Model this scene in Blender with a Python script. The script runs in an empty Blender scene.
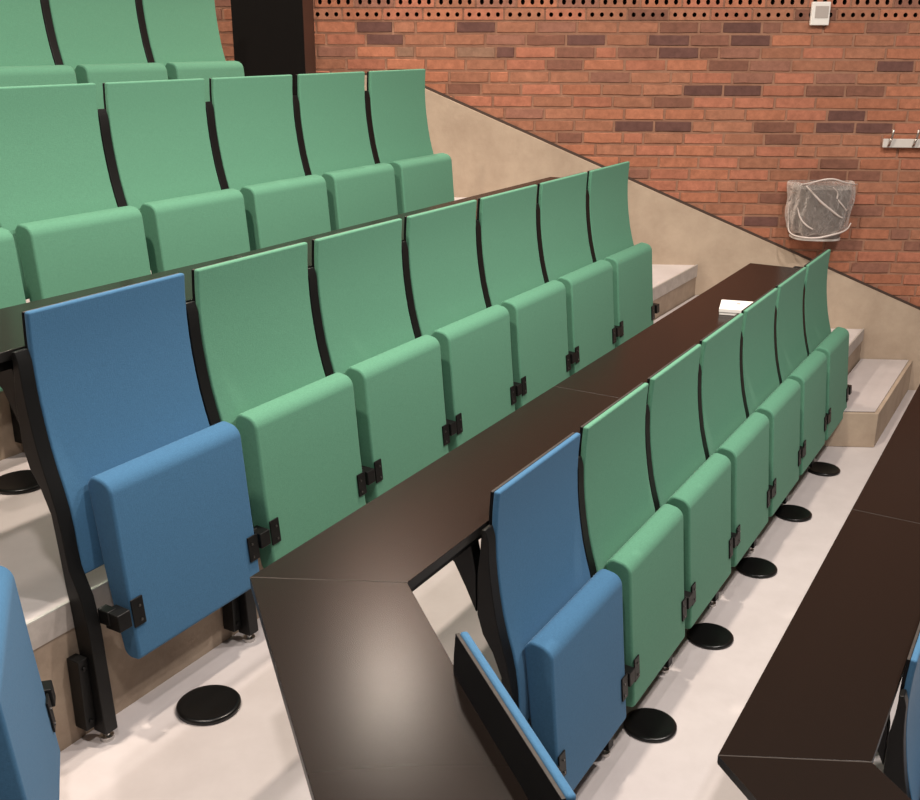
import bpy, bmesh, math, random
from mathutils import Vector, Matrix
random.seed(7)
C = bpy.context.scene.collection
SC = bpy.context.scene

# ------------------------------------------------------------------ layout constants (metres)
ZO = 1.51                                  # lowest visible floor = 0
ROW_P, ROW_H = 0.9816, 0.4694              # row pitch / rise of the seat backs
SEAT = 0.55
FLOOR = {'A': 0.0, 'B': 0.41, 'C': 0.820, 'D': 1.225, 'E': 1.64}
ROWX = {'A': 0.559, 'B': 0.0, 'C': -0.559, 'D': -1.052, 'E': -1.56}
ROWN = {'A': -1, 'B': 0, 'C': 1, 'D': 2, 'E': 3}
TURN = math.radians(50)
TV = Vector((-math.cos(TURN), -math.sin(TURN), 0))      # direction of the turned rows
PHI = -0.4731767588741402
WD = Vector((math.sin(PHI), math.cos(PHI), 0))          # along the brick wall
WN = Vector((-math.cos(PHI), math.sin(PHI), 0))         # wall normal, into the room
WO = Vector((4.9, 0, ZO))
def W(u, d, z): return WO + WD * u + WN * d + Vector((0, 0, z))
def MIT(y): return -0.2965 - 0.55 * y                   # mitre line of the two seat blocks
def WALLX(y): return 4.9 + WD.x / WD.y * y

# ------------------------------------------------------------------ materials
def mat(name, base, rough=0.6, spec=0.5, metal=0.0, noise=0.0, nscale=8.0, bump=0.0, bscale=80.0, col2=None, detail=6.0, sheen=0.0, coat=0.0):
    m = bpy.data.materials.new(name); m.use_nodes = True
    nt = m.node_tree; b = nt.nodes['Principled BSDF']
    b.inputs['Base Color'].default_value = (*base, 1)
    b.inputs['Roughness'].default_value = rough
    b.inputs['Specular IOR Level'].default_value = spec
    b.inputs['Metallic'].default_value = metal
    if sheen:
        b.inputs['Sheen Weight'].default_value = sheen
        b.inputs['Sheen Roughness'].default_value = 0.5
    if coat: b.inputs['Coat Weight'].default_value = coat
    tc = nt.nodes.new('ShaderNodeTexCoord')
    if noise or col2:
        n = nt.nodes.new('ShaderNodeTexNoise'); n.inputs['Scale'].default_value = nscale; n.inputs['Detail'].default_value = detail
        n.inputs['Roughness'].default_value = 0.65
        nt.links.new(tc.outputs['Object'], n.inputs['Vector'])
        r = nt.nodes.new('ShaderNodeValToRGB')
        c2 = col2 or tuple(min(1, c * (1 + noise)) for c in base)
        c1 = base if col2 else tuple(c * (1 - noise) for c in base)
        r.color_ramp.elements[0].position = 0.32; r.color_ramp.elements[1].position = 0.68
        r.color_ramp.elements[0].color = (*c1, 1); r.color_ramp.elements[1].color = (*c2, 1)
        nt.links.new(n.outputs['Fac'], r.inputs['Fac']); nt.links.new(r.outputs['Color'], b.inputs['Base Color'])
    if bump:
        n2 = nt.nodes.new('ShaderNodeTexNoise'); n2.inputs['Scale'].default_value = bscale; n2.inputs['Detail'].default_value = 4
        nt.links.new(tc.outputs['Object'], n2.inputs['Vector'])
        bp = nt.nodes.new('ShaderNodeBump'); bp.inputs['Strength'].default_value = bump; bp.inputs['Distance'].default_value = 0.004
        nt.links.new(n2.outputs['Fac'], bp.inputs['Height']); nt.links.new(bp.outputs['Normal'], b.inputs['Normal'])
    return m

def fabric(name, c):
    """woven wool cloth: fine warp/weft grain in colour and bump"""
    m = bpy.data.materials.new(name); m.use_nodes = True
    nt = m.node_tree; b = nt.nodes['Principled BSDF']
    b.inputs['Roughness'].default_value = 0.92; b.inputs['Specular IOR Level'].default_value = 0.25
    b.inputs['Sheen Weight'].default_value = 0.06; b.inputs['Sheen Roughness'].default_value = 0.45
    tc = nt.nodes.new('ShaderNodeTexCoord')
    outs = []
    for sc in ((900, 240, 160), (160, 240, 900)):
        mp = nt.nodes.new('ShaderNodeMapping'); mp.inputs['Scale'].default_value = sc
        nt.links.new(tc.outputs['Object'], mp.inputs['Vector'])
        n = nt.nodes.new('ShaderNodeTexNoise'); n.inputs['Scale'].default_value = 0.55; n.inputs['Detail'].default_value = 2
        nt.links.new(mp.outputs['Vector'], n.inputs['Vector']); outs.append(n)
    a = nt.nodes.new('ShaderNodeMath'); a.operation = 'ADD'
    nt.links.new(outs[0].outputs['Fac'], a.inputs[0]); nt.links.new(outs[1].outputs['Fac'], a.inputs[1])
    r = nt.nodes.new('ShaderNodeMapRange'); r.inputs['From Min'].default_value = 0.7; r.inputs['From Max'].default_value = 1.3
    nt.links.new(a.outputs[0], r.inputs['Value'])
    mx = nt.nodes.new('ShaderNodeMix'); mx.data_type = 'RGBA'
    mx.inputs['A'].default_value = (*[v * 0.93 for v in c], 1); mx.inputs['B'].default_value = (*[min(1, v * 1.07) for v in c], 1)
    nt.links.new(r.outputs['Result'], mx.inputs['Factor']); nt.links.new(mx.outputs['Result'], b.inputs['Base Color'])
    bp = nt.nodes.new('ShaderNodeBump'); bp.inputs['Strength'].default_value = 0.25; bp.inputs['Distance'].default_value = 0.001
    nt.links.new(r.outputs['Result'], bp.inputs['Height']); nt.links.new(bp.outputs['Normal'], b.inputs['Normal'])
    return m

GREEN = fabric('green_wool', (0.101, 0.268, 0.176))
BLUE = fabric('blue_wool', (0.052, 0.148, 0.268))
BLACK = mat('black_powder_coat', (0.0045, 0.0045, 0.0045), 0.45, 0.28, bump=0.05, bscale=900)
SHELL = mat('black_laminate_shell', (0.004, 0.004, 0.0045), 0.55, 0.2)
PLYEDGE = mat('plywood_edge', (0.038, 0.032, 0.028), 0.6, 0.4, noise=0.25, nscale=60)
BOLT = mat('bright_steel', (0.6, 0.58, 0.55), 0.3, 0.5, 1.0)
DARKSTEEL = mat('dark_screw_steel', (0.10, 0.095, 0.09), 0.35, 0.5, 0.8)
DESK = mat('dark_brown_laminate', (0.0115, 0.0078, 0.0062), 0.25, 0.15)
DESKEDGE = mat('black_edge_band', (0.012, 0.011, 0.010), 0.4, 0.5)
SEAM = mat('mitre_seam', (0.055, 0.046, 0.04), 0.6, 0.2)
FLOORM = mat('white_linoleum', (0.545, 0.497, 0.485), 0.50, 0.4, col2=(0.61, 0.56, 0.55), nscale=5.0, bump=0.02, bscale=300)
CONC = mat('grey_beige_concrete', (0.26, 0.195, 0.145), 0.85, 0.3, col2=(0.42, 0.33, 0.25), nscale=4.5, bump=0.35, bscale=60, detail=9)
DADO = mat('cast_concrete', (0.38, 0.292, 0.218), 0.85, 0.3, col2=(0.50, 0.40, 0.305), nscale=3.2, bump=0.35, bscale=45, detail=10)
SLAB = mat('concrete_floor_edge', (0.40, 0.355, 0.32), 0.75, 0.35, col2=(0.52, 0.47, 0.43), nscale=14)
STRIP = mat('nosing_strip', (0.62, 0.60, 0.57), 0.4, 0.5, 0.5)
DARKSTRIP = mat('dark_joint_and_gap_shade', (0.07, 0.045, 0.035), 0.7, 0.3)  # dark edging of the step treads, and the painted shadow line above the dado
VENT = mat('black_plastic_vent', (0.005, 0.005, 0.005), 0.28, 0.4)
PILLAR = mat('black_painted_column', (0.004, 0.003, 0.0025), 0.6, 0.1)
PILSIDE = mat('column_side_brick_reflection', (0.045, 0.020, 0.014), 0.5, 0.3)  # brown is the brick wall's reflection, painted into the black column's side
WHITEP = mat('white_plastic', (0.80, 0.77, 0.73), 0.4, 0.5)
GREYP = mat('grey_grille', (0.42, 0.37, 0.34), 0.6, 0.4)
CARD = mat('white_card', (0.85, 0.82, 0.79), 0.55, 0.4)
RACK = mat('pale_painted_steel', (0.66, 0.62, 0.58), 0.4, 0.5)
HOOK = mat('brushed_steel_hook', (0.5, 0.44, 0.40), 0.35, 0.5, 0.9)
MESHM = mat('grey_wire_mesh', (0.21, 0.18, 0.165), 0.55, 0.4, 0.2)
CEIL = mat('dark_ceiling_paint', (0.05, 0.047, 0.045), 0.9, 0.2)

def brick_material():
    m = bpy.data.materials.new('brick_face'); m.use_nodes = True
    nt = m.node_tree; b = nt.nodes['Principled BSDF']
    b.inputs['Roughness'].default_value = 0.88; b.inputs['Specular IOR Level'].default_value = 0.25
    at = nt.nodes.new('ShaderNodeAttribute'); at.attribute_name = 'brick_tone'
    tc = nt.nodes.new('ShaderNodeTexCoord')
    n = nt.nodes.new('ShaderNodeTexNoise'); n.inputs['Scale'].default_value = 22; n.inputs['Detail'].default_value = 8; n.inputs['Roughness'].default_value = 0.7
    nt.links.new(tc.outputs['Object'], n.inputs['Vector'])
    r = nt.nodes.new('ShaderNodeMapRange'); r.inputs['From Min'].default_value = 0.25; r.inputs['From Max'].default_value = 0.75
    r.inputs['To Min'].default_value = 0.72; r.inputs['To Max'].default_value = 1.28
    nt.links.new(n.outputs['Fac'], r.inputs['Value'])
    mu = nt.nodes.new('ShaderNodeMix'); mu.data_type = 'RGBA'; mu.blend_type = 'MULTIPLY'; mu.inputs['Factor'].default_value = 1
    nt.links.new(at.outputs['Color'], mu.inputs['A']); nt.links.new(r.outputs['Result'], mu.inputs['B'])
    nt.links.new(mu.outputs['Result'], b.inputs['Base Color'])
    bp = nt.nodes.new('ShaderNodeBump'); bp.inputs['Strength'].default_value = 0.5; bp.inputs['Distance'].default_value = 0.006
    nt.links.new(n.outputs['Fac'], bp.inputs['Height']); nt.links.new(bp.outputs['Normal'], b.inputs['Normal'])
    return m
BRICK = brick_material()
MORTAR = mat('mortar', (0.27, 0.138, 0.092), 0.95, 0.2, col2=(0.38, 0.21, 0.14), nscale=9, bump=0.6, bscale=90, detail=9)
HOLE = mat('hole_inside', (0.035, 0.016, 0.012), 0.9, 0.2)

def film():
    """clear crumpled plastic film"""
    m = bpy.data.materials.new('clear_plastic_film'); m.use_nodes = True
    nt = m.node_tree; nt.nodes.clear()
    o = nt.nodes.new('ShaderNodeOutputMaterial')
    t = nt.nodes.new('ShaderNodeBsdfTransparent'); t.inputs['Color'].default_value = (0.93, 0.92, 0.91, 1)
    g = nt.nodes.new('ShaderNodeBsdfPrincipled'); g.inputs['Base Color'].default_value = (0.85, 0.79, 0.75, 1); g.inputs['Roughness'].default_value = 0.22
    tc = nt.nodes.new('ShaderNodeTexCoord')
    n = nt.nodes.new('ShaderNodeTexNoise'); n.inputs['Scale'].default_value = 16; n.inputs['Detail'].default_value = 3; n.inputs['Distortion'].default_value = 2.2
    nt.links.new(tc.outputs['Object'], n.inputs['Vector'])
    bp = nt.nodes.new('ShaderNodeBump'); bp.inputs['Strength'].default_value = 0.9; bp.inputs['Distance'].default_value = 0.02
    nt.links.new(n.outputs['Fac'], bp.inputs['Height']); nt.links.new(bp.outputs['Normal'], g.inputs['Normal'])
    lw = nt.nodes.new('ShaderNodeLayerWeight'); lw.inputs['Blend'].default_value = 0.35
    nt.links.new(bp.outputs['Normal'], lw.inputs['Normal'])
    mr = nt.nodes.new('ShaderNodeMapRange'); mr.inputs['To Min'].default_value = 0.05; mr.inputs['To Max'].default_value = 0.95
    nt.links.new(lw.outputs['Facing'], mr.inputs['Value'])
    mx = nt.nodes.new('ShaderNodeMixShader')
    nt.links.new(mr.outputs['Result'], mx.inputs['Fac']); nt.links.new(t.outputs[0], mx.inputs[1]); nt.links.new(g.outputs[0], mx.inputs[2])
    nt.links.new(mx.outputs[0], o.inputs['Surface'])
    return m
FILM = film()

# ------------------------------------------------------------------ mesh helpers
def obj(name, bm, m, parent=None, loc=(0, 0, 0), smooth=False, bevel=0.0, seg=2):
    bmesh.ops.recalc_face_normals(bm, faces=bm.faces)
    me = bpy.data.meshes.new(name); bm.to_mesh(me); bm.free()
    for mm in (m if isinstance(m, (list, tuple)) else [m]): me.materials.append(mm)
    o = bpy.data.objects.new(name, me); C.objects.link(o)
    o.location = loc
    if parent: o.parent = parent
    if smooth or bevel:
        for p in me.polygons: p.use_smooth = True
    if bevel:
        md = o.modifiers.new('bevel', 'BEVEL'); md.width = bevel; md.segments = seg; md.limit_method = 'ANGLE'; md.angle_limit = math.radians(40)
        md.harden_normals = True
    return o
def box(bm, x0, x1, y0, y1, z0, z1, mi=0, M=None):
    vs = [bm.verts.new(Vector((x, y, z)) if M is None else M @ Vector((x, y, z))) for z in (z0, z1) for y in (y0, y1) for x in (x0, x1)]
    fs = [bm.faces.new([vs[i] for i in f]) for f in ((0, 2, 3, 1), (4, 5, 7, 6), (0, 1, 5, 4), (2, 6, 7, 3), (0, 4, 6, 2), (1, 3, 7, 5))]
    for f in fs: f.material_index = mi
    return fs
def prism_x(bm, prof, x0, x1, mi=0):
    """profile [(y,z)] extruded along x"""
    a = [bm.verts.new((x0, y, z)) for y, z in prof]; b = [bm.verts.new((x1, y, z)) for y, z in prof]
    n = len(prof); fs = [bm.faces.new(a), bm.faces.new(b[::-1])]
    for i in range(n): fs.append(bm.faces.new((a[i], b[i], b[(i + 1) % n], a[(i + 1) % n])))
    for f in fs: f.material_index = mi
    return fs
def prism_z(bm, poly, z0, z1, top=0, side=0, bot=None):
    a = [bm.verts.new((p[0], p[1], z0)) for p in poly]; b = [bm.verts.new((p[0], p[1], z1)) for p in poly]
    n = len(poly)
    f = bm.faces.new(a[::-1]); f.material_index = side if bot is None else bot
    f = bm.faces.new(b); f.material_index = top
    for i in range(n):
        f = bm.faces.new((a[i], a[(i + 1) % n], b[(i + 1) % n], b[i])); f.material_index = side
def cyl(bm, p0, p1, r0, r1=None, n=16, cap=True):
    r1 = r0 if r1 is None else r1
    p0, p1 = Vector(p0), Vector(p1); d = (p1 - p0).normalized()
    a = d.orthogonal().normalized(); b = d.cross(a)
    A = [bm.verts.new(p0 + (a * math.cos(t) + b * math.sin(t)) * r0) for t in [2 * math.pi * i / n for i in range(n)]]
    B = [bm.verts.new(p1 + (a * math.cos(t) + b * math.sin(t)) * r1) for t in [2 * math.pi * i / n for i in range(n)]]
    for i in range(n): bm.faces.new((A[i], A[(i + 1) % n], B[(i + 1) % n], B[i]))
    if cap: bm.faces.new(A[::-1]); bm.faces.new(B)
def lathe(bm, prof, n=40, z=0):
    rings = []
    for r, h in prof:
        if r < 1e-5: rings.append([bm.verts.new((0, 0, z + h))])
        else: rings.append([bm.verts.new((r * math.cos(2 * math.pi * i / n), r * math.sin(2 * math.pi * i / n), z + h)) for i in range(n)])
    for A, B in zip(rings, rings[1:]):
        for i in range(n):
            j = (i + 1) % n
            if len(A) == 1: bm.faces.new((A[0], B[i], B[j]))
            elif len(B) == 1: bm.faces.new((A[i], A[j], B[0]))
            else: bm.faces.new((A[i], A[j], B[j], B[i]))
def arc(cx, cz, r, a0, a1, n=5):
    return [(cx + r * math.cos(math.radians(a0 + (a1 - a0) * i / n)), cz + r * math.sin(math.radians(a0 + (a1 - a0) * i / n))) for i in range(n + 1)]
def fillet(poly, radii, n=5):
    """round the corners of a 2-D polygon"""
    out = []
    N = len(poly)
    for i in range(N):
        p = Vector(poly[i]); a = (Vector(poly[i - 1]) - p); b = (Vector(poly[(i + 1) % N]) - p); r = radii[i]
        if r <= 0: out.append(tuple(p)); continue
        an, bn = a.normalized(), b.normalized(); th = an.angle(bn)
        t = min(r / math.tan(th / 2), a.length * 0.49, b.length * 0.49); r = t * math.tan(th / 2)
        c = p + (an + bn).normalized() * (r / math.sin(th / 2))
        v0, v1 = p + an * t - c, p + bn * t - c
        a0 = math.atan2(v0.y, v0.x); a1 = math.atan2(v1.y, v1.x); d = (a1 - a0 + math.pi) % (2 * math.pi) - math.pi
        out += [(c.x + r * math.cos(a0 + d * k / n), c.y + r * math.sin(a0 + d * k / n)) for k in range(n + 1)]
    return out
def empty(name, label, cat, loc=(0, 0, 0), rz=0, group=None):
    o = bpy.data.objects.new(name, None); C.objects.link(o); o.location = loc; o.rotation_euler = (0, 0, rz)
    o.empty_display_size = 0.1
    o['label'] = label; o['category'] = cat
    if group: o['group'] = group
    return o
def struct(name, bm, m, **k):
    o = obj(name, bm, m, **k); o['kind'] = 'structure'; return o

# ------------------------------------------------------------------ the folding seat (local origin on the floor below the top edge)
FRONT = [(0.004, 0.0), (0.008, -0.06), (0.009, -0.12), (0.006, -0.18), (0.001, -0.23), (-0.007, -0.285), (-0.018, -0.345), (-0.032, -0.40), (-0.047, -0.45), (-0.059, -0.50), (-0.067, -0.555), (-0.071, -0.61), (-0.073, -0.69)]
def offset(pts, d):
    out = []
    for i, p in enumerate(pts):
        a = Vector(pts[max(0, i - 1)]); b = Vector(pts[min(len(pts) - 1, i + 1)]); t = (b - a).normalized()
        out.append((p[0] - t.y * d, p[1] + t.x * d))
    return out
def back_prof(d0, d1):
    a = offset(FRONT, d0); b = offset(FRONT, d1)
    return a + b[::-1]
BX0, BX1, FX = 0.038, 0.539, 0.0130          # backrest edges and centre of the side frame
def seat_back_mesh(first=False):
    bm = bmesh.new(); prism_x(bm, back_prof(0.0, 0.018), 0.017 if first else BX0, BX1); return bm
def shell_mesh(first=False):
    bm = bmesh.new(); prism_x(bm, back_prof(0.0185, 0.027), (0.017 if first else BX0) + 0.001, BX1 - 0.001, 0)
    for v in bm.verts:
        if v.co.z > -0.01: v.co.z -= 0.003
    bm.normal_update()
    for f in bm.faces:
        if abs(f.normal.z) > 0.8 and f.calc_center_median().z > -0.05: f.material_index = 1
    return bm
PADP = fillet([(-0.057, -0.444), (-0.077, -0.420), (-0.142, -0.430), (-0.160, -0.650), (-0.186, -0.930), (-0.130, -0.936), (-0.106, -0.82), (-0.082, -0.668)],
              [0.012, 0.024, 0.058, 0.3, 0.016, 0.03, 0.2, 0.3], 8)
PADX0, PADX1 = 0.069, 0.557
def face_y(z): return -0.160 + (z + 0.65) / (-0.28) * (-0.026)
def pad_mesh():
    bm = bmesh.new(); prism_x(bm, PADP, PADX0, PADX1); return bm
def frame_mesh(H):
    bot = -H + 0.03
    zl = min(-1.05, bot + 0.05)
    prof = [(-0.090, bot), (-0.0705, -0.89), (-0.0605, -0.76), (-0.052, -0.70), (-0.044, -0.604), (-0.034, -0.509), (-0.006, -0.441), (0.024, -0.395), (0.041, -0.34),
            (0.042, -0.22), (0.034, -0.15), (0.031, -0.092), (0.019, -0.090)]
    prof += [(y + 0.001, z) for y, z in FRONT if -0.56 < z < -0.10] + [(-0.069, -0.60), (-0.076, -0.655), (-0.108, -0.735), (-0.122, -0.823), (-0.138, bot)]
    bm = bmesh.new(); prism_x(bm, prof, FX - 0.0205, FX + 0.0205)
    return bm
def end_frame_mesh(H):
    """outer frame at the aisle end: the upright hides behind the shell, the leg stands beside the pad"""
    bot = -H + 0.03
    bm = bmesh.new()
    up = [(y + 0.0285, z) for y, z in FRONT if z < -0.10]; up2 = [(y + 0.046, z) for y, z in FRONT if z < -0.10]
    prism_x(bm, up + up2[::-1], -0.074, -0.038)
    prism_x(bm, [(-0.041, -0.70), (-0.026, -0.70), (-0.026, -0.64), (-0.041, -0.64)], -0.0375, 0.028)
    prism_x(bm, [(-0.090, bot), (-0.0705, -0.89), (-0.0605, -0.76), (-0.042, -0.70), (-0.042, -0.64), (-0.085, -0.655), (-0.110, -0.70), (-0.122, -0.823), (-0.138, bot)], -0.0085, 0.028)
    return bm
def desk_bracket_mesh():
    bm = bmesh.new(); prism_x(bm, [(0.044, -0.335), (0.076, -0.27), (0.112, -0.205), (0.200, -0.150), (0.20, -0.1212), (0.066, -0.1212), (0.056, -0.165), (0.046, -0.22)], FX - 0.0205, FX + 0.0205); return bm
def arm_mesh():
    bm = bmesh.new()
    prism_x(bm, [(-0.110, -0.765), (-0.150, -0.766), (-0.153, -0.806), (-0.114, -0.808)], FX, FX + 0.030)
    prism_x(bm, [(-0.130, -0.768), (-0.182, -0.770), (-0.186, -0.818), (-0.133, -0.818)], 0.0165, 0.0595)
    return bm
def plate_mesh(s):
    """steel plate screwed to the front of the pad, s=+1 at its left edge, -1 at its right edge"""
    bm = bmesh.new()
    dz = 0.008 if s > 0 else -0.004
    x0, x1 = (0.068, 0.108) if s > 0 else (SEAT - 0.034, SEAT + 0.008)
    z0, z1 = -0.838 + dz, -0.760 + dz
    d0 = 0.0012
    prism_x(bm, [(face_y(z0) - d0, z0), (face_y(z1) - d0, z1), (face_y(z1) - d0 - 0.005, z1), (face_y(z0) - d0 - 0.005, z0)], x0, x1)
    return bm
def bolt_mesh(s, z):
    bm = bmesh.new()
    y = face_y(z) - 0.0063; x = 0.093 if s > 0 else SEAT - 0.020
    cyl(bm, (x, y, z), (x, y - 0.003, z), 0.0038, n=10)
    return bm
def foot_mesh(H):
    bm = bmesh.new(); cyl(bm, (FX, -0.114, -H), (FX, -0.114, -H + 0.012), 0.019, n=16); cyl(bm, (FX, -0.114, -H + 0.012), (FX, -0.114, -H + 0.0295), 0.009, n=12)
    return bm
def wall_plate_mesh(H):
    bm = bmesh.new()
    box(bm, FX - 0.052, FX - 0.021, -0.104, -0.059, -H + 0.05, -H + 0.26)
    for z in (-H + 0.075, -H + 0.235): cyl(bm, (FX - 0.037, -0.104, z), (FX - 0.037, -0.109, z), 0.006, n=10)
    return bm

PROTO = {}
def part_of(key, name, mk, m, par, bev, seg=2, at=(0, 0, 0)):
    if key not in PROTO:
        o = obj(name, mk(), m, par, at, bevel=bev, seg=seg); PROTO[key] = o; return o
    o = PROTO[key].copy(); C.objects.link(o); o.parent = par; o.location = at; return o
def make_frame(parent, H, x, key, end=False, ax=0.0):
    """steel side frame: frame > arm, levelling foot, wall plate"""
    fr = part_of(('side_frame', key, end), 'side_frame', lambda: (end_frame_mesh if end else frame_mesh)(H), BLACK, parent, 0.003, 2, (x, 0, H))
    part_of('hinge_arm', 'hinge_arm', arm_mesh, BLACK, fr, 0.003, 2, (ax, 0, -0.009))
    f = part_of(('foot', key), 'foot', lambda: foot_mesh(H), BOLT, fr, 0.0); f['label'] = 'small bright levelling foot'
    part_of(('wall_plate', key), 'wall_plate', lambda: wall_plate_mesh(H), BLACK, fr, 0.002)
def make_seat(colour, loc, rz, H, key, label, group, first, last):
    wide = first and key in 'AC'
    r = empty('folding_seat', label, 'seat', loc, rz, group)
    def part(kind, mk, m, par, bev, seg, at):
        k = (kind, colour, wide)
        if k not in PROTO:
            o = obj(kind, mk(), m, par, at, bevel=bev, seg=seg); PROTO[k] = o; return o
        o = PROTO[k].copy(); C.objects.link(o); o.parent = par; o.location = at; return o
    m = GREEN if colour == 'green' else BLUE
    b = part('backrest', lambda: seat_back_mesh(wide), m, r, 0.0065, 3, (0, 0, H))
    part('back_shell', lambda: shell_mesh(wide), [SHELL, PLYEDGE], b, 0.002, 2, (0, 0, 0))
    p = part('seat_pad', pad_mesh, m, r, 0.009, 3, (0.005, 0, H - 0.009))
    for s in (1, -1):
        part_of(('hinge_plate', s), 'hinge_plate', lambda: plate_mesh(s), BLACK, p, 0.0015)
        for z in ((-0.775, -0.815) if s > 0 else (-0.788, -0.828)):
            part_of(('bolt', s, z), 'bolt', lambda: bolt_mesh(s, z), DARKSTEEL, p, 0.0)
    make_frame(r, H, -0.0175 if wide else 0.0, key, False, 0.0215 if wide else 0.004)
    if last: make_frame(r, H, SEAT + 0.018, key, True)
    return r

ORD = ['first', 'second', 'third', 'fourth', 'fifth', 'sixth', 'seventh']
def seat_loc(row, k):
    n = ROWN[row]; return (ROWX[row] + k * SEAT, n * ROW_P, FLOOR[row])
def seat_h(row): return ROWN[row] * ROW_H + ZO - FLOOR[row]
NAMES = {'A': 'lowest row', 'B': 'front row', 'C': 'middle row', 'D': 'upper row', 'E': 'top row'}
for row, ks in (('A', range(1)), ('B', range(7)), ('C', range(7)), ('D', range(1, 7)), ('E', range(4, 7))):
    for k in ks:
        col = 'blue' if k == 0 else 'green'
        nm = NAMES[row]
        if row == 'A': lab = 'blue folding seat cut off by the right edge, beyond the lower right desk'
        elif row in 'BC':
            if k == 0: lab = {'B': 'blue folding seat at the near end of the front row, right of the desk corner',
                              'C': 'large blue folding seat at the left end of the middle row, its black frame exposed'}[row]
            elif k == 6: lab = {'B': 'last green folding seat of the front row, beside the low concrete aisle step',
                                'C': 'last green folding seat of the middle row, by the aisle floor edge'}[row]
            else: lab = 'green folding seat in the %s, %s to the right of its blue seat' % (nm, ORD[k - 1])
        else:
            e = 6 - k
            if e == 0: lab = {'D': 'green folding seat at the aisle end of the upper row, against the concrete',
                              'E': 'green folding seat at the end of the top row, beside the black column'}[row]
            else: lab = 'green folding seat in the %s, %s from its right end' % (nm, ORD[e])
        make_seat(col, seat_loc(row, k), 0, seat_h(row), row, lab, 'folding seats of the ' + nm, k == 0, k == 6)
# turned block (rows continue at an angle on the near left)
RB = Vector((-0.555, -0.250, 0)); SH = Vector((-0.559, 0.9816, 0))
RT = {'B': RB, 'C': Vector((-0.998, 0.775, 0)), 'A': RB - SH}
for row, lab in (('B', 'blue folding seat with its black back turned to the camera, beside the near desk'),
                 ('C', 'blue folding seat cut off at the bottom left corner of the view')):
    p = RT[row] + TV * SEAT
    make_seat('blue', (p.x, p.y, FLOOR[row]), TURN, seat_h(row), row, lab, 'seats of the turned side block', False, True)

# ------------------------------------------------------------------ desks
def desk(n, xe, label):
    s = Vector((-0.559, 0.9816)) * (n - 1)
    z1 = ZO - 0.09 + (n - 1) * ROW_H
    if n == 0: s = Vector((0.545, -0.980))
    F = Vector((-0.501, 0.369)) + s; K = Vector((-0.334, 0.040)) + s
    yF, yK = F.y, K.y
    tF = Vector((-0.655, -0.756)); tK = Vector((-0.660, -0.751)); L = 2.0
    if n == 2: F += Vector((-0.035, 0.075))
    root = empty('lecture_desk', label, 'desk', (K.x, K.y, z1 - 0.03), 0, 'long dark desks')
    def loc(p): return (p[0] - K.x, p[1] - K.y)
    eps = Vector((0.0012, 0.0006))
    xe = xe + s.x
    xj = 1.14 + s.x; ym = yF + 0.03 * (xj - F.x) / (xe - F.x)
    for poly in ([F + eps, K + eps, Vector((xj - 0.001, yK)), Vector((xj - 0.001, ym))], [Vector((xj + 0.001, ym)), Vector((xj + 0.001, yK)), Vector((xe, yK)), Vector((xe, yF + 0.03))], [F - eps, F + tF * L, K + tK * L, K - eps]):
        bm = bmesh.new(); prism_z(bm, [loc(p) for p in poly], 0.005, 0.03, 0, 1)
        obj('desktop_panel', bm, [DESK, DESKEDGE], root, bevel=0.0015)
    bm = bmesh.new(); prism_z(bm, [loc(p) for p in (F - eps, F + eps, K + eps, K - eps)], 0.010, 0.0297)
    obj('mitre_seam', bm, SEAM, root)
    bm = bmesh.new(); prism_z(bm, [loc(p) for p in (Vector((xj - 0.001, ym)), Vector((xj - 0.001, yK)), Vector((xj + 0.001, yK)), Vector((xj + 0.001, ym)))], 0.010, 0.0294)
    obj('panel_joint', bm, SEAM, root)
    row = {0: 'A', 1: 'B', 2: 'C'}[n]
    sz = ZO + ROWN[row] * ROW_H
    for k in range(2 if row == 'A' else 8):
        part_of('desk_bracket', 'desk_bracket', desk_bracket_mesh, BLACK, root, 0.002, 2, (ROWX[row] + k * SEAT - K.x, ROWN[row] * ROW_P - K.y, sz - (z1 - 0.03)))
    for k in (0, 1):
        q = RT[row] + TV * SEAT * k
        part_of('desk_bracket', 'desk_bracket', desk_bracket_mesh, BLACK, root, 0.002, 2, (q.x - K.x, q.y - K.y, sz - (z1 - 0.03))).rotation_euler = (0, 0, TURN)
    # steel rail under the back edge
    w = 0.035
    kin = K + Vector((-0.019, 0.035))
    bm = bmesh.new(); prism_z(bm, [loc(p) for p in (K + Vector((-0.002, 0.018)), Vector((xe - 0.02, yK + 0.018)), Vector((xe - 0.02, yK + 0.028)), K + Vector((-0.008, 0.028)))], -0.022, 0.0045)
    obj('under_rail', bm, BLACK, root)
    nrm = Vector((0.754, -0.657))
    a = K - nrm * 0.018 + tK * 0.0; b = K + tK * (L - 0.02) - nrm * 0.018
    bm = bmesh.new(); prism_z(bm, [loc(p) for p in (a, a - nrm * 0.010, b - nrm * 0.010, b)], -0.022, 0.0045)
    obj('under_rail', bm, BLACK, root)
    return root
desk(0, 3.68, 'dark desk at the lower right corner of the view, in front of the front row')
desk(1, 3.68, 'long dark brown desk between the middle and front rows, carrying the white box')
desk(2, 3.68, 'dark desk seen as a narrow strip between upper row and middle row')

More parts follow.
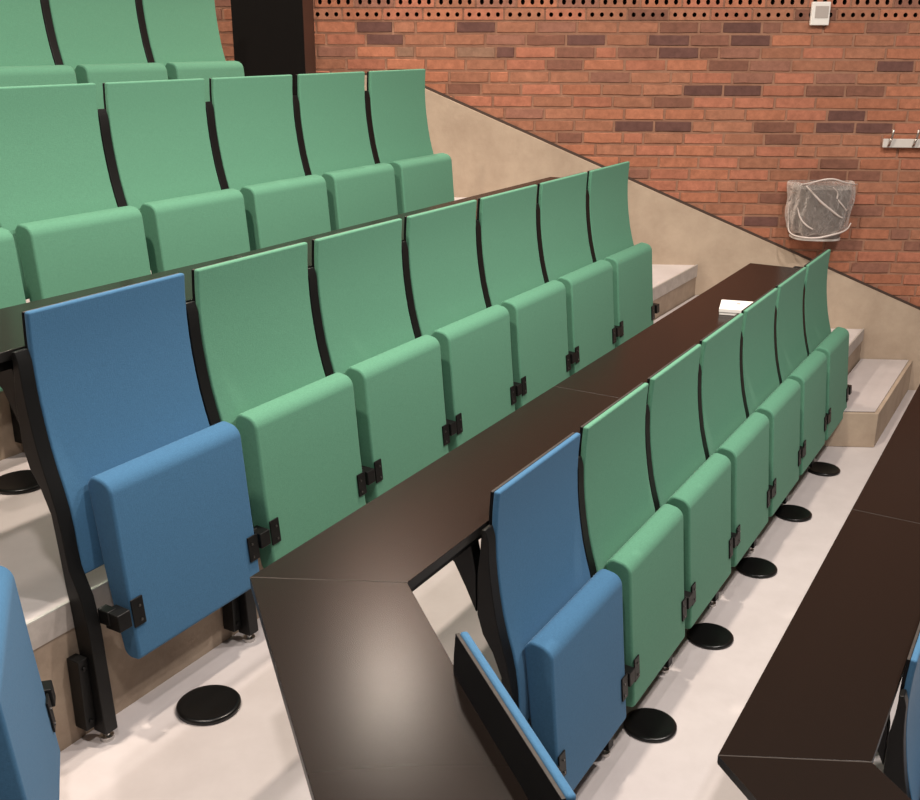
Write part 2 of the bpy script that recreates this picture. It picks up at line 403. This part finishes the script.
# ------------------------------------------------------------------ stepped floor
RIS = -0.053
def riser(n):
    y = n * ROW_P + RIS
    cx = MIT(n * ROW_P) - 0.55 * RIS
    return Vector((cx, y)), Vector((WALLX(y) + 0.02, y)), Vector((cx, y)) + Vector((TV.x, TV.y)) * 3.3
FL = {-1: 0.0, 0: 0.41, 1: 0.820, 2: 1.225, 3: 1.64, 4: 2.05}
for n in range(-1, 5):
    # tread n lies between riser line n-1 (front) and riser line n (behind it)
    c0, r0, t0 = riser(n - 1); c1, r1, t1 = riser(n)
    if n == -1: c0, r0, t0 = [v + d for v, d in zip((c0, r0, t0), (Vector((0.3, -0.5)), Vector((0.3, -0.5)), Vector((0.3, -0.5))))]
    poly = [t0, c0, r0, r1, c1, t1]
    bm = bmesh.new(); prism_z(bm, poly, -0.25, FL[n] - 0.075, 0, 0)
    struct('floor' if n == -1 else 'floor_riser', bm, CONC)
    # slab: proud by a centimetre, linoleum on top
    o = 0.004
    d0 = Vector((0.0, -o)); dt = Vector((o * 0.77, -o * 0.64)); dc = Vector((o * 0.5, -o))
    if n == -1: polyS = poly
    else: polyS = [t0 + dt, c0 + dc, r0 + d0, r1, c1, t1]
    bm = bmesh.new(); prism_z(bm, polyS, FL[n] - 0.074, FL[n], 0, 1)
    struct('floor_slab', bm, [FLOORM, SLAB])
    if n >= 0:
        i0 = Vector((0, 0.010)); a = c0 + dc; b = r0 + d0; t = t0 + dt
        it = Vector((-0.010 * 0.77, 0.010 * 0.64))
        bm = bmesh.new(); prism_z(bm, [a, b, b + i0, a + i0 + Vector((-0.005, 0))], FL[n] + 0.0002, FL[n] + 0.004)
        prism_z(bm, [t, a, a + i0 + Vector((-0.005, 0)), t + it], FL[n] + 0.0002, FL[n] + 0.004)
        struct('trim_nosing', bm, STRIP)
# half-height concrete steps in the aisle along the brick wall
for n in range(-1, 4):
    s = Vector((-0.545, 0.9816)) * n
    z0, z1 = FL[n], FL[n] + 0.205
    yb = RIS - 0.006; yf = -0.357
    xl = 3.842; wdx = WD.x / WD.y
    pl = [Vector((xl, yf)), Vector((WALLX(yf) - 0.036, yf)), Vector((WALLX(yb) - 0.036, yb)), Vector((xl + wdx * (yb - yf), yb))]
    # keep the wall end on the wall for every row
    P = [pl[0] + s, Vector((WALLX(yf + s.y) - 0.036, yf + s.y)), Vector((WALLX(yb + s.y) - 0.036, yb + s.y)), pl[3] + s]
    bm = bmesh.new(); prism_z(bm, P, z0 + 0.0005, z1, 0, 0); struct('aisle_step', bm, DADO, bevel=0.004)
    e = 0.014
    Q = [P[0] + Vector((e * 0.9, e * 1.6)), P[1] + Vector((-0.022, e * 1.6)), P[2] + Vector((-0.004, -0.002)), P[3] + Vector((e * 0.9, -0.002))]
    bm = bmesh.new(); prism_z(bm, Q, z1 + 0.0002, z1 + 0.004, 0, 1); struct('aisle_step_tread', bm, [FLOORM, DARKSTRIP])

# ------------------------------------------------------------------ brick wall
PU, PZ, U0, ZT = 0.24743, 0.07247, 3.1948, 1.2288     # pitch along, pitch up, centre of a holed brick, height of lower holed course
LIST = {1: [(3.231, 3.015, 'd'), (2.615, 2.383, 'd'), (1.386, 1.159, 'm'), (1.01, 0.785, 'd')], 2: [(3.171, 2.948, 'd'), (2.186, 1.967, 'm'), (1.943, 1.713, 'd'), (1.448, 1.214, 'd'), (1.196, 0.975, 'm'), (0.957, 0.725, 'd')], 3: [(2.986, 2.881, 't'), (2.615, 2.381, 't'), (2.369, 2.264, 'd'), (2.001, 1.776, 'm'), (1.631, 1.407, 'm'), (1.383, 1.148, 'd'), (1.136, 1.028, 'm')], 4: [(2.06, 1.846, 'm'), (1.076, 0.842, 'm'), (0.075, -0.138, 'd')], 6: [(2.671, 2.471, 'm'), (1.217, 0.998, 'd'), (0.974, 0.751, 'd'), (0.48, 0.247, 'm'), (0.241, 0.014, 'm')], 7: [(1.395, 1.163, 'm')], 8: [(0.331, 0.109, 'd')], 9: [(1.627, 1.441, 'd'), (1.38, 1.158, 'd'), (0.396, 0.178, 'd'), (0.154, -0.063, 'd'), (0.773, 0.529, 'm')], 10: [(0.699, 0.485, 'm'), (1.979, 1.829, 'm')], 12: [(0.347, 0.115, 'm')], 13: [(0.4, 0.185, 'm'), (0.167, -0.029, 'm')], 15: [(0.695, 0.477, 'm')], 17: [(0.781, 0.568, 'd')]}
UMIN, UMAX, ZMIN, ZMAX = -2.2, 5.6, -1.6, 3.15
def tone(kind=None):
    r = random.random()
    if kind == 'd': b = (0.125, 0.060, 0.050)
    elif kind == 'm': b = (0.20, 0.090, 0.062)
    elif kind == 't': b = (0.27, 0.155, 0.105)
    elif r < 0.12: b = (0.25, 0.115, 0.080)
    elif r < 0.30: b = (0.365, 0.142, 0.088)
    elif r < 0.62: b = (0.36, 0.143, 0.083)
    else: b = (0.32, 0.140, 0.085)
    k = random.uniform(0.98, 1.22)
    return tuple(c * k for c in b)
bm = bmesh.new()
lay = bm.loops.layers.float_color.new('brick_tone')
def wv(u, d, z): return bm.verts.new(WD * u + WN * d + Vector((0, 0, z)))
def paint(fs, c, mi=0):
    for f in fs:
        f.material_index = mi
        for l in f.loops: l[lay] = (*c, 1)
def solid_brick(u0, u1, z0, z1, c):
    j = lambda: random.uniform(-0.0022, 0.0022)
    d = 0.006 + random.uniform(-0.0015, 0.003)
    B = [wv(u + j(), -0.004, z + j()) for u, z in ((u0, z0), (u1, z0), (u1, z1), (u0, z1))]
    e = 0.0035
    nx = 4
    top, bot = [], []
    for i in range(nx + 1):
        u = u0 + e + (u1 - u0 - 2 * e) * i / nx
        bot.append(wv(u, d + j() * 0.4, z0 + e + j())); top.append(wv(u, d + j() * 0.4, z1 - e + j()))
    fs = [bm.faces.new((bot[i], bot[i + 1], top[i + 1], top[i])) for i in range(nx)]
    fs.append(bm.faces.new([B[0], B[1]] + bot[::-1])); fs.append(bm.faces.new([B[2], B[3]] + top))
    fs.append(bm.faces.new((B[3], B[0], bot[0], top[0]))); fs.append(bm.faces.new((B[1], B[2], top[-1], bot[-1])))
    paint(fs, c)
def holed_brick(uc, zc, c, hw, hh):
    w, h, d = PU / 2 - 0.006, PZ / 2 - 0.006, 0.008
    xs = [-w, -w * 0.5, 0.0, w * 0.5, w]
    N = 12
    outer_b = []
    for q in range(4):
        x0, x1 = xs[q], xs[q + 1]
        cx = (-1.5 + q) * 0.0575
        ring = []; per = []
        for i in range(N):
            a = 2 * math.pi * (i + 0.5) / N
            ring.append((cx + hw * math.cos(a), hh * math.sin(a)))
            # point on the cell rectangle in the same direction
            cc, ss = math.cos(a), math.sin(a)
            mx = (x0 + x1) / 2; hx = (x1 - x0) / 2
            t = min(hx / abs(cc) if abs(cc) > 1e-6 else 9, h / abs(ss) if abs(ss) > 1e-6 else 9)
            per.append((mx + cc * t, ss * t))
        Rf = [wv(uc - x, d, zc + z) for x, z in ring]; Rb = [wv(uc - x, -0.05, zc + z) for x, z in ring]
        Pf = [wv(uc - x, d, zc + z) for x, z in per]; Pb = [wv(uc - x, -0.004, zc + z) for x, z in per]
        fs = []; hs = []
        for i in range(N):
            k = (i + 1) % N
            fs.append(bm.faces.new((Rf[i], Rf[k], Pf[k], Pf[i]))); fs.append(bm.faces.new((Pf[i], Pf[k], Pb[k], Pb[i])))
            hs.append(bm.faces.new((Rf[i], Rb[i], Rb[k], Rf[k])))
        # corner triangles of the cell
        hs.append(bm.faces.new(Rb))
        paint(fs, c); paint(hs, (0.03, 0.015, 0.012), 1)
        for sx in (x0, x1):
            for sz in (-h, h):
                v = [wv(uc - sx, d - 0.0004, zc + sz), wv(uc - (sx + ((x0 + x1) / 2 - sx) * 0.75), d - 0.0004, zc + sz), wv(uc - sx, d - 0.0004, zc + sz * 0.2), ]
                paint([bm.faces.new(v)], c)
nlo = int((ZMIN - ZT) / PZ); nhi = int((ZMAX - ZT) / PZ)
for ci in range(nlo, nhi + 1):
    idx = -ci; zc = ZT + ci * PZ
    z0, z1 = zc - PZ / 2 + 0.0058, zc + PZ / 2 - 0.0058
    if idx in (0, -1):
        uc = U0 + (0 if idx == 0 else -0.075)
        k0 = int((UMIN - uc) / PU); k1 = int((UMAX - uc) / PU)
        for k in range(k0, k1 + 1):
            if k > 1: solid_brick(uc + (k - 0.5) * PU + 0.0058, uc + (k + 0.5) * PU - 0.0058, z0, z1, tone()); continue
            holed_brick(uc + k * PU, zc, tone('m' if random.random() < 0.15 else None), 0.0125, 0.0135 if idx == 0 else 0.017)
        continue
    marks = sorted(LIST.get(idx, []), key=lambda t: t[1])
    us = []; u = UMIN - random.uniform(0, PU); cur = u
    spans = []
    def fill(a, b):
        """stretchers and the odd header between two fixed joints"""
        n = max(1, round((b - a) / PU)); rem = (b - a) / PU - n
        if (b - a) < 0.05: return
        st = (b - a) / n
        half = (b - a) / PU - math.floor((b - a) / PU)
        if 0.25 < half < 0.75 and (b - a) > PU:
            m = math.floor((b - a) / PU); hb = (b - a) - m * PU; pos = random.randint(0, m)
            x = a
            for i in range(m + 1):
                w = hb if i == pos else PU
                spans.append((x, x + w, None)); x += w
            if len(spans) and pos == -1: pass
        else:
            for i in range(n): spans.append((a + st * i, a + st * (i + 1), None))
    for hi, lo, kd in marks:
        lo -= 0.006; hi += 0.006
        if lo - cur < 0.10: lo = cur
        if lo > cur: fill(cur, lo)
        spans.append((max(lo, cur), hi, kd)); cur = hi
    if not marks: cur = UMIN - ((idx * 0.37) % 1) * PU
    while cur < UMAX:
        w = PU if random.random() > 0.07 else PU * 0.5
        spans.append((cur, cur + w, None)); cur += w
    for a, b, kd in spans:
        if b - a < 0.03: continue
        solid_brick(a + 0.0058, b - 0.0058, z0, z1, tone(kd))
n_before = len(bm.faces)
bf = []
A = [wv(UMIN - 0.3, 0.0, ZMIN), wv(UMAX + 0.3, 0.0, ZMIN), wv(UMAX + 0.3, 0.0, ZMAX + 0.05), wv(UMIN - 0.3, 0.0, ZMAX + 0.05)]
# mortar bed, left out behind the holed courses
zz0, zz1 = ZT - PZ / 2, ZT + PZ * 1.5
cuts = [ZMIN, zz0, zz1, ZMAX + 0.05]
bmesh.ops.delete(bm, geom=A, context='VERTS')
for a, b, d in ((cuts[0], cuts[1], 0.0), (cuts[1], cuts[2], -0.0035), (cuts[2], cuts[3], 0.0)):
    if d == 0.0:
        f = bm.faces.new((wv(UMIN - 0.3, d, a), wv(UMAX + 0.3, d, a), wv(UMAX + 0.3, d, b), wv(UMIN - 0.3, d, b))); bf.append(f)
    else:
        # thin bed joints around the holed bricks
        for zc in (ZT - PZ / 2, ZT + PZ / 2, ZT + PZ * 1.5):
            f = bm.faces.new((wv(UMIN - 0.3, 0.001, zc - 0.0075), wv(UMAX + 0.3, 0.001, zc - 0.0075), wv(UMAX + 0.3, 0.001, zc + 0.0075), wv(UMIN - 0.3, 0.001, zc + 0.0075))); bf.append(f)
        for r_, off in ((0, 0.0), (1, -0.075)):
            uc = U0 + off; k0 = int((UMIN - uc) / PU); k1 = int((UMAX - uc) / PU)
            for k in range(k0, k1 + 2):
                u = uc + (k - 0.5) * PU; zc = ZT + r_ * PZ
                f = bm.faces.new((wv(u - 0.0075, 0.001, zc - PZ / 2), wv(u + 0.0075, 0.001, zc - PZ / 2), wv(u + 0.0075, 0.001, zc + PZ / 2), wv(u - 0.0075, 0.001, zc + PZ / 2))); bf.append(f)
paint(bf, (0.4, 0.24, 0.16), 2)
# wall core behind everything
cor = []
for d in (-0.06, -0.30): cor.append([wv(u, d, z) for u, z in ((UMIN - 0.3, ZMIN), (UMAX + 0.3, ZMIN), (UMAX + 0.3, ZMAX + 0.05), (UMIN - 0.3, ZMAX + 0.05))])
cf = [bm.faces.new(cor[0]), bm.faces.new(cor[1][::-1])]
for i in range(4): cf.append(bm.faces.new((cor[0][i], cor[1][i], cor[1][(i + 1) % 4], cor[0][(i + 1) % 4])))
paint(cf, (0.1, 0.05, 0.04), 1)
struct('wall_right', bm, [BRICK, HOLE, MORTAR], loc=WO)

# sloping cast-concrete dado along the stairs, the gap's shadow above it put in as a dark strip
def zs(u): return -0.397 + 0.4244 * u
def wall_prism(name, prof, d0, d1, m, **k):
    bm = bmesh.new()
    a = [bm.verts.new(WD * u + WN * d0 + Vector((0, 0, z))) for u, z in prof]; b = [bm.verts.new(WD * u + WN * d1 + Vector((0, 0, z))) for u, z in prof]
    bm.faces.new(a); bm.faces.new(b[::-1])
    for i in range(len(prof)): bm.faces.new((a[i], b[i], b[(i + 1) % len(prof)], a[(i + 1) % len(prof)]))
    return struct(name, bm, m, loc=WO, **k)
wall_prism('wall_dado', [(-2.2, -1.6), (5.3, -1.6), (5.3, 0.872), (2.99, 0.872), (-2.2, zs(-2.2))], 0.0115, 0.034, DADO, bevel=0.003)
wall_prism('trim_gap_shade', [(-2.2, zs(-2.2) + 0.001), (2.99, 0.873), (5.3, 0.873), (5.3, 0.888), (2.985, 0.888), (-2.2, zs(-2.2) + 0.017)], 0.0115, 0.016, DARKSTRIP)

# black boxed column at the wall
bm = bmesh.new()
def colv(u, d, z): return bm.verts.new(WD * u + WN * d + Vector((0, 0, z)))
u0, u1, dd = 3.488, 3.912, 0.36
lo = [colv(u0, 0.04, -0.9), colv(u1, 0.04, -0.9), colv(u1, dd, -0.9), colv(u0, dd, -0.9)]
hi = [colv(u0, 0.04, 3.15), colv(u1, 0.04, 3.15), colv(u1, dd, 3.15), colv(u0, dd, 3.15)]
bm.faces.new(lo); bm.faces.new(hi[::-1])
for i in range(4):
    f = bm.faces.new((lo[i], lo[(i + 1) % 4], hi[(i + 1) % 4], hi[i])); f.material_index = 1 if i == 3 else 0
struct('wall_column', bm, [PILLAR, PILSIDE], loc=WO, bevel=0.003)

# ceiling
bm = bmesh.new(); box(bm, -4.5, 8.0, -4.0, 6.5, 4.75, 4.85); struct('ceiling', bm, CEIL)

# ------------------------------------------------------------------ floor air vents
def vent_mesh():
    bm = bmesh.new(); lathe(bm, [(0.0, 0.0), (0.086, 0.0), (0.0895, 0.003), (0.0895, 0.010), (0.086, 0.0135), (0.079, 0.0145), (0.074, 0.0135), (0.0, 0.0145)], 48); return bm
vproto = None
def vent(x, y, z, label, group='round floor vents'):
    global vproto
    if vproto is None: o = obj('floor_vent', vent_mesh(), VENT, smooth=True); vproto = o
    else: o = vproto.copy(); C.objects.link(o)
    o.location = (x, y, z); o['label'] = label; o['category'] = 'vent'; o['group'] = group
for k, lab in enumerate(('round black floor vent nearest the camera, beside the front row blue seat', 'round black floor vent, second nearest along the front row',
                         'round black floor vent, middle one of the five along the front row', 'round black floor vent, fourth along the front row, second from the steps',
                         'round black floor vent nearest the concrete aisle step')):
    vent(0.775 + 0.645 * k, -0.190 + 0.002 * k, FLOOR['B'] + 0.0004, lab)
vent(-0.318, 0.732, FLOOR['C'] + 0.0004, 'round black floor vent in front of the large blue seat')
vent(-0.145, 1.68, FLOOR['D'] + 0.0004, 'round black floor vent at the left edge behind the blue seat')

# ------------------------------------------------------------------ small white box on the desk
def white_box():
    rz = math.radians(14)
    r = empty('card_box', 'small white box lying on the long desk behind the front row', 'box', (2.558, 0.138, ZO - 0.09 + 0.0004), rz)
    bm = bmesh.new(); box(bm, -0.088, 0.088, -0.075, 0.075, 0.0, 0.012); obj('tray', bm, CARD, r, bevel=0.002)
    bm = bmesh.new(); box(bm, -0.090, 0.090, -0.077, 0.077, 0.0122, 0.030); l = obj('lid', bm, CARD, r, bevel=0.0025)
    bm = bmesh.new(); box(bm, 0.012, 0.040, -0.012, 0.004, 0.0302, 0.0306); o = obj('printed_mark', bm, GREYP, l); o['label'] = 'small grey printed mark'
white_box()

# ------------------------------------------------------------------ things on the brick wall
def wall_frame(u, z): 
    """matrix with x along -WD (to the right in view), y up... local: x right, y out of wall, z up"""
    p = W(u, 0, z); M = Matrix((( -WD.x, WN.x, 0, p.x), (-WD.y, WN.y, 0, p.y), (0, 0, 1, p.z), (0, 0, 0, 1)))
    return M
def wall_thing(name, label, cat, u, z, group=None):
    o = empty(name, label, cat, (0, 0, 0), 0, group); p = W(u, 0, z)
    o.location = p; o.rotation_euler = (0, 0, math.atan2(-WD.y, -WD.x)); return o
# local axes: +x to the right along the wall, +y = rotated 90deg ccw = out of the room?  out-of-wall is -y or +y:
_rx = Vector((-WD.x, -WD.y, 0)); _ry = Vector((WD.y, -WD.x, 0))
SY = 1 if _ry.dot(WN) > 0 else -1          # sign that points into the room
def wbox(bm, x0, x1, d0, d1, z0, z1, mi=0): box(bm, x0, x1, min(SY * d0, SY * d1), max(SY * d0, SY * d1), z0, z1, mi)
# sensor box
r = wall_thing('wall_sensor', 'small white sensor box at the top of the brick wall', 'sensor', 0.452, 1.236)
bm = bmesh.new(); wbox(bm, -0.054, 0.054, 0.009, 0.042, -0.066, 0.066); obj('housing', bm, WHITEP, r, bevel=0.005)
bm = bmesh.new(); wbox(bm, -0.034, 0.044, 0.0425, 0.0445, -0.026, 0.042); o = obj('grille', bm, GREYP, r, bevel=0.001); o['label'] = 'grey square grille'
# coat rail
r = wall_thing('coat_rack', 'pale metal coat rail with hooks on the brick wall', 'coat rack', -0.007, 0.491)
bm = bmesh.new(); wbox(bm, 0.0, 0.75, 0.030, 0.048, -0.026, 0.026); obj('rail', bm, RACK, r, bevel=0.003)
for i in range(5):
    x = 0.030 + 0.148 * i
    bm = bmesh.new()
    pts = [(x, 0.049, -0.015), (x, 0.062, -0.012), (x + 0.004, 0.085, 0.03), (x + 0.006, 0.10, 0.085)]
    for a, b in zip(pts, pts[1:]): cyl(bm, (a[0], SY * a[1], a[2]), (b[0], SY * b[1], b[2]), 0.007, n=10)
    obj('hook', bm, HOOK, r, smooth=True)
    bm = bmesh.new(); cyl(bm, (x, SY * 0.0095, 0.0), (x, SY * 0.0298, 0.0), 0.009, n=12); obj('standoff', bm, HOOK, r, smooth=True)

# waste basket with a clear bag
r = wall_thing('waste_basket', 'grey wall basket lined with a clear plastic bag, above the aisle', 'bin', 0.345, -0.092)
def bin_outline(x, d, n=28):
    """half-round outline, flat side against the wall"""
    out = []
    for i in range(n + 1):
        a = math.pi * i / n
        ca, sa = math.cos(a), math.sin(a)
        e = 0.6
        out.append((x * math.copysign(abs(ca) ** e, ca), d * abs(sa) ** e))
    return out
def loft(bm, rings, close=True):
    V = [[bm.verts.new(p) for p in rg] for rg in rings]
    n = len(V[0])
    for A, B in zip(V, V[1:]):
        for i in range(n if close else n - 1): bm.faces.new((A[i], A[(i + 1) % n], B[(i + 1) % n], B[i]))
    return V
def ring(w, d, z, off=0.016, jit=0.0, ph=0.0):
    o = []
    for i, (x, y) in enumerate(bin_outline(w, d)):
        k = 1 + jit * (math.sin(i * 1.7 + ph) + 0.6 * math.sin(i * 3.1 + ph * 2.3))
        o.append((x * k, SY * (off + y * k), z + (jit * 0.25 * math.sin(i * 0.9 + ph))))
    return o
bm = bmesh.new()
V = loft(bm, [ring(0.145, 0.17, 0.012), ring(0.170, 0.20, 0.15), ring(0.185, 0.22, 0.32)])
obj('basket', bm, MESHM, r, smooth=False)
bm = bmesh.new(); V = loft(bm, [ring(0.150, 0.175, 0.0), ring(0.150, 0.175, 0.0115)]); bm.faces.new(V[0]); bm.faces.new(V[1][::-1]); obj('base_tray', bm, RACK, r)
bm = bmesh.new()
# small square perforations of the basket, as dark inlays in rows
obs = []
for kz in range(5):
    z = 0.10 + kz * 0.03
    for i in range(7, 22):
        t = (z - 0.012) / 0.31; w, d = 0.145 + 0.04 * t, 0.17 + 0.05 * t
        o_ = bin_outline(w, d); x, y = o_[i]
        p = Vector((x, SY * (0.0165 + y), z)); nrm = Vector((x / w, SY * (y / d) * 1.0, 0)).normalized()
        cyl(bm, p, p + nrm * 0.0012, 0.0045, n=6)
p_ = obj('perforation', bm, HOLE, r); p_['kind'] = 'stuff'; p_['label'] = 'dark perforations of the basket'
bm = bmesh.new()
rings = []
for i, (w, d, z, j) in enumerate(((0.150, 0.185, 0.040, 0.05), (0.178, 0.215, 0.035, 0.055), (0.200, 0.232, 0.075, 0.05), (0.203, 0.238, 0.13, 0.045), (0.205, 0.240, 0.19, 0.04), (0.205, 0.242, 0.25, 0.035), (0.203, 0.244, 0.31, 0.03), (0.200, 0.244, 0.365, 0.025), (0.192, 0.236, 0.372, 0.02), (0.178, 0.222, 0.34, 0.02), (0.16, 0.20, 0.24, 0.03), (0.14, 0.17, 0.08, 0.04))):
    rg = ring(w, d, z, 0.022, j, i * 0.8)
    # the film hangs unevenly: it slips in at the lower right and bulges at the left
    rings.append([(x - (0.035 * (1 - z / 0.37) if x > 0 else 0.0) + 0.010 * math.sin(z * 31), y, zz + (0.014 * math.cos(x * 14) if z > 0.3 else 0.0) + (0.03 * max(0, x) / 0.2 if z < 0.1 else 0.0)) for x, y, zz in rg])
loft(bm, rings)
bag = obj('bag_liner', bm, FILM, r, smooth=True); bag['label'] = 'crumpled clear plastic bag'
HEM = mat('doubled_plastic_film', (0.56, 0.485, 0.45), 0.25, 0.5)
def strand(name, pts, rad):
    """a rounded fold of film following a smoothed path"""
    P = [Vector(p) for p in pts]
    for _ in range(2):
        P = [P[0]] + [q for a_, b_ in zip(P, P[1:]) for q in (a_ * 0.75 + b_ * 0.25, a_ * 0.25 + b_ * 0.75)] + [P[-1]]
    bm = bmesh.new(); rings_ = []
    for i, p in enumerate(P):
        t = (P[min(i + 1, len(P) - 1)] - P[max(i - 1, 0)]).normalized(); a_ = t.orthogonal().normalized(); a_ = (Vector((0, 0, 1)) - t * t.z).normalized() if abs(t.z) < 0.95 else a_
        b_ = t.cross(a_); rr = rad * (0.35 + 0.65 * math.sin(math.pi * min(0.85, max(0.15, i / (len(P) - 1)))))
        rings_.append([p + (a_ * math.cos(w_) + b_ * math.sin(w_)) * rr for w_ in [k * math.pi / 3 for k in range(6)]])
    V_ = loft(bm, rings_); bm.faces.new(V_[0]); bm.faces.new(V_[-1][::-1])
    return obj(name, bm, HEM, bag, smooth=True)
def on_bag(x, z, w=0.203, d=0.240):
    """point just outside the film at sideways x and height z"""
    e = min(1.0, abs(x) / w); c_ = e ** (1 / 0.6); y = d * (max(0.0, 1 - c_ * c_) ** 0.5) ** 0.6
    return (x, SY * (0.024 + y), z)
strand('bag_hem', [on_bag(x, z) for x, z in ((-0.195, 0.10), (-0.192, 0.055), (-0.17, 0.036), (-0.10, 0.030), (-0.03, 0.033), (0.03, 0.048), (0.10, 0.066), (0.145, 0.085), (0.165, 0.12))], 0.0065)
strand('bag_hem', [on_bag(x, z, 0.2, 0.244) for x, z in ((-0.16, 0.350), (-0.10, 0.368), (-0.04, 0.388), (0.02, 0.392), (0.08, 0.372), (0.15, 0.356), (0.185, 0.350))], 0.0055)
strand('bag_crease', [on_bag(x, z) for x, z in ((-0.135, 0.345), (-0.09, 0.30), (-0.04, 0.25), (0.01, 0.215), (0.07, 0.17), (0.10, 0.155))], 0.0075)
strand('bag_crease', [on_bag(x, z) for x, z in ((0.02, 0.34), (0.055, 0.31), (0.05, 0.27), (0.09, 0.235), (0.12, 0.20))], 0.006)
strand('bag_crease', [on_bag(x, z) for x, z in ((-0.165, 0.21), (-0.15, 0.15), (-0.11, 0.105), (-0.07, 0.085))], 0.006)
strand('bag_crease', [on_bag(x, z) for x, z in ((-0.193, 0.30), (-0.200, 0.22), (-0.197, 0.15), (-0.195, 0.10))], 0.005)
sd = bag.modifiers.new('subdivision', 'SUBSURF'); sd.levels = 1; sd.render_levels = 2

# ------------------------------------------------------------------ lamps
def lamp(x, y, z, size, power, col, tgt=None):
    L = bpy.data.lights.new('ceiling_lamp', 'AREA'); L.shape = 'DISK'; L.size = size; L.energy = power; L.color = col
    o = bpy.data.objects.new('ceiling_lamp', L); C.objects.link(o); o.location = (x, y, z)
    if tgt: o.rotation_euler = (Vector(tgt) - Vector((x, y, z))).to_track_quat('-Z', 'Y').to_euler()
    return o
WARM = (1.0, 0.87, 0.74)
for (x, y, p, sz) in ((3.19, 2.58, 72, 0.32), (2.0, 3.9, 42, 0.2), (0.2, 3.9, 38, 0.2), (-1.8, 3.6, 50, 0.2), (1.3, 0.35, 105, 0.15), (-0.8, 1.3, 85, 0.15), (2.1, -1.5, 105, 0.2), (0.2, -1.8, 80, 0.2), (-1.8, -0.6, 55, 0.2)):
    lamp(x, y, 4.70, sz, p, WARM if y > 0 else (1.0, 0.92, 0.86))
w = bpy.data.worlds.new('World'); SC.world = w; w.use_nodes = True
bg = w.node_tree.nodes['Background']; bg.inputs['Color'].default_value = (1.0, 0.92, 0.85, 1); bg.inputs['Strength'].default_value = 0.20

# ------------------------------------------------------------------ camera
cam = bpy.data.cameras.new('camera'); co = bpy.data.objects.new('camera', cam); C.objects.link(co)
F_ = Vector((0.81250599, 0.48215472, -0.32765964)); R_ = Vector((0.51105357, -0.85954539, 0.00244224)); U_ = Vector((0.2804608, 0.16943596, 0.94479267))
co.matrix_world = Matrix(((R_.x, U_.x, -F_.x, -2.11264211), (R_.y, U_.y, -F_.y, -1.15463935), (R_.z, U_.z, -F_.z, 1.09758474 + ZO), (0, 0, 0, 1)))
cam.sensor_width = 36; cam.lens = 36 * 1045.7917 / 920; cam.clip_start = 0.02
SC.camera = co
SC.view_settings.view_transform = 'Standard'; SC.view_settings.look = 'None'; SC.view_settings.gamma = 1
SC.view_settings.exposure = 0.0; SC.view_settings.use_curve_mapping = False
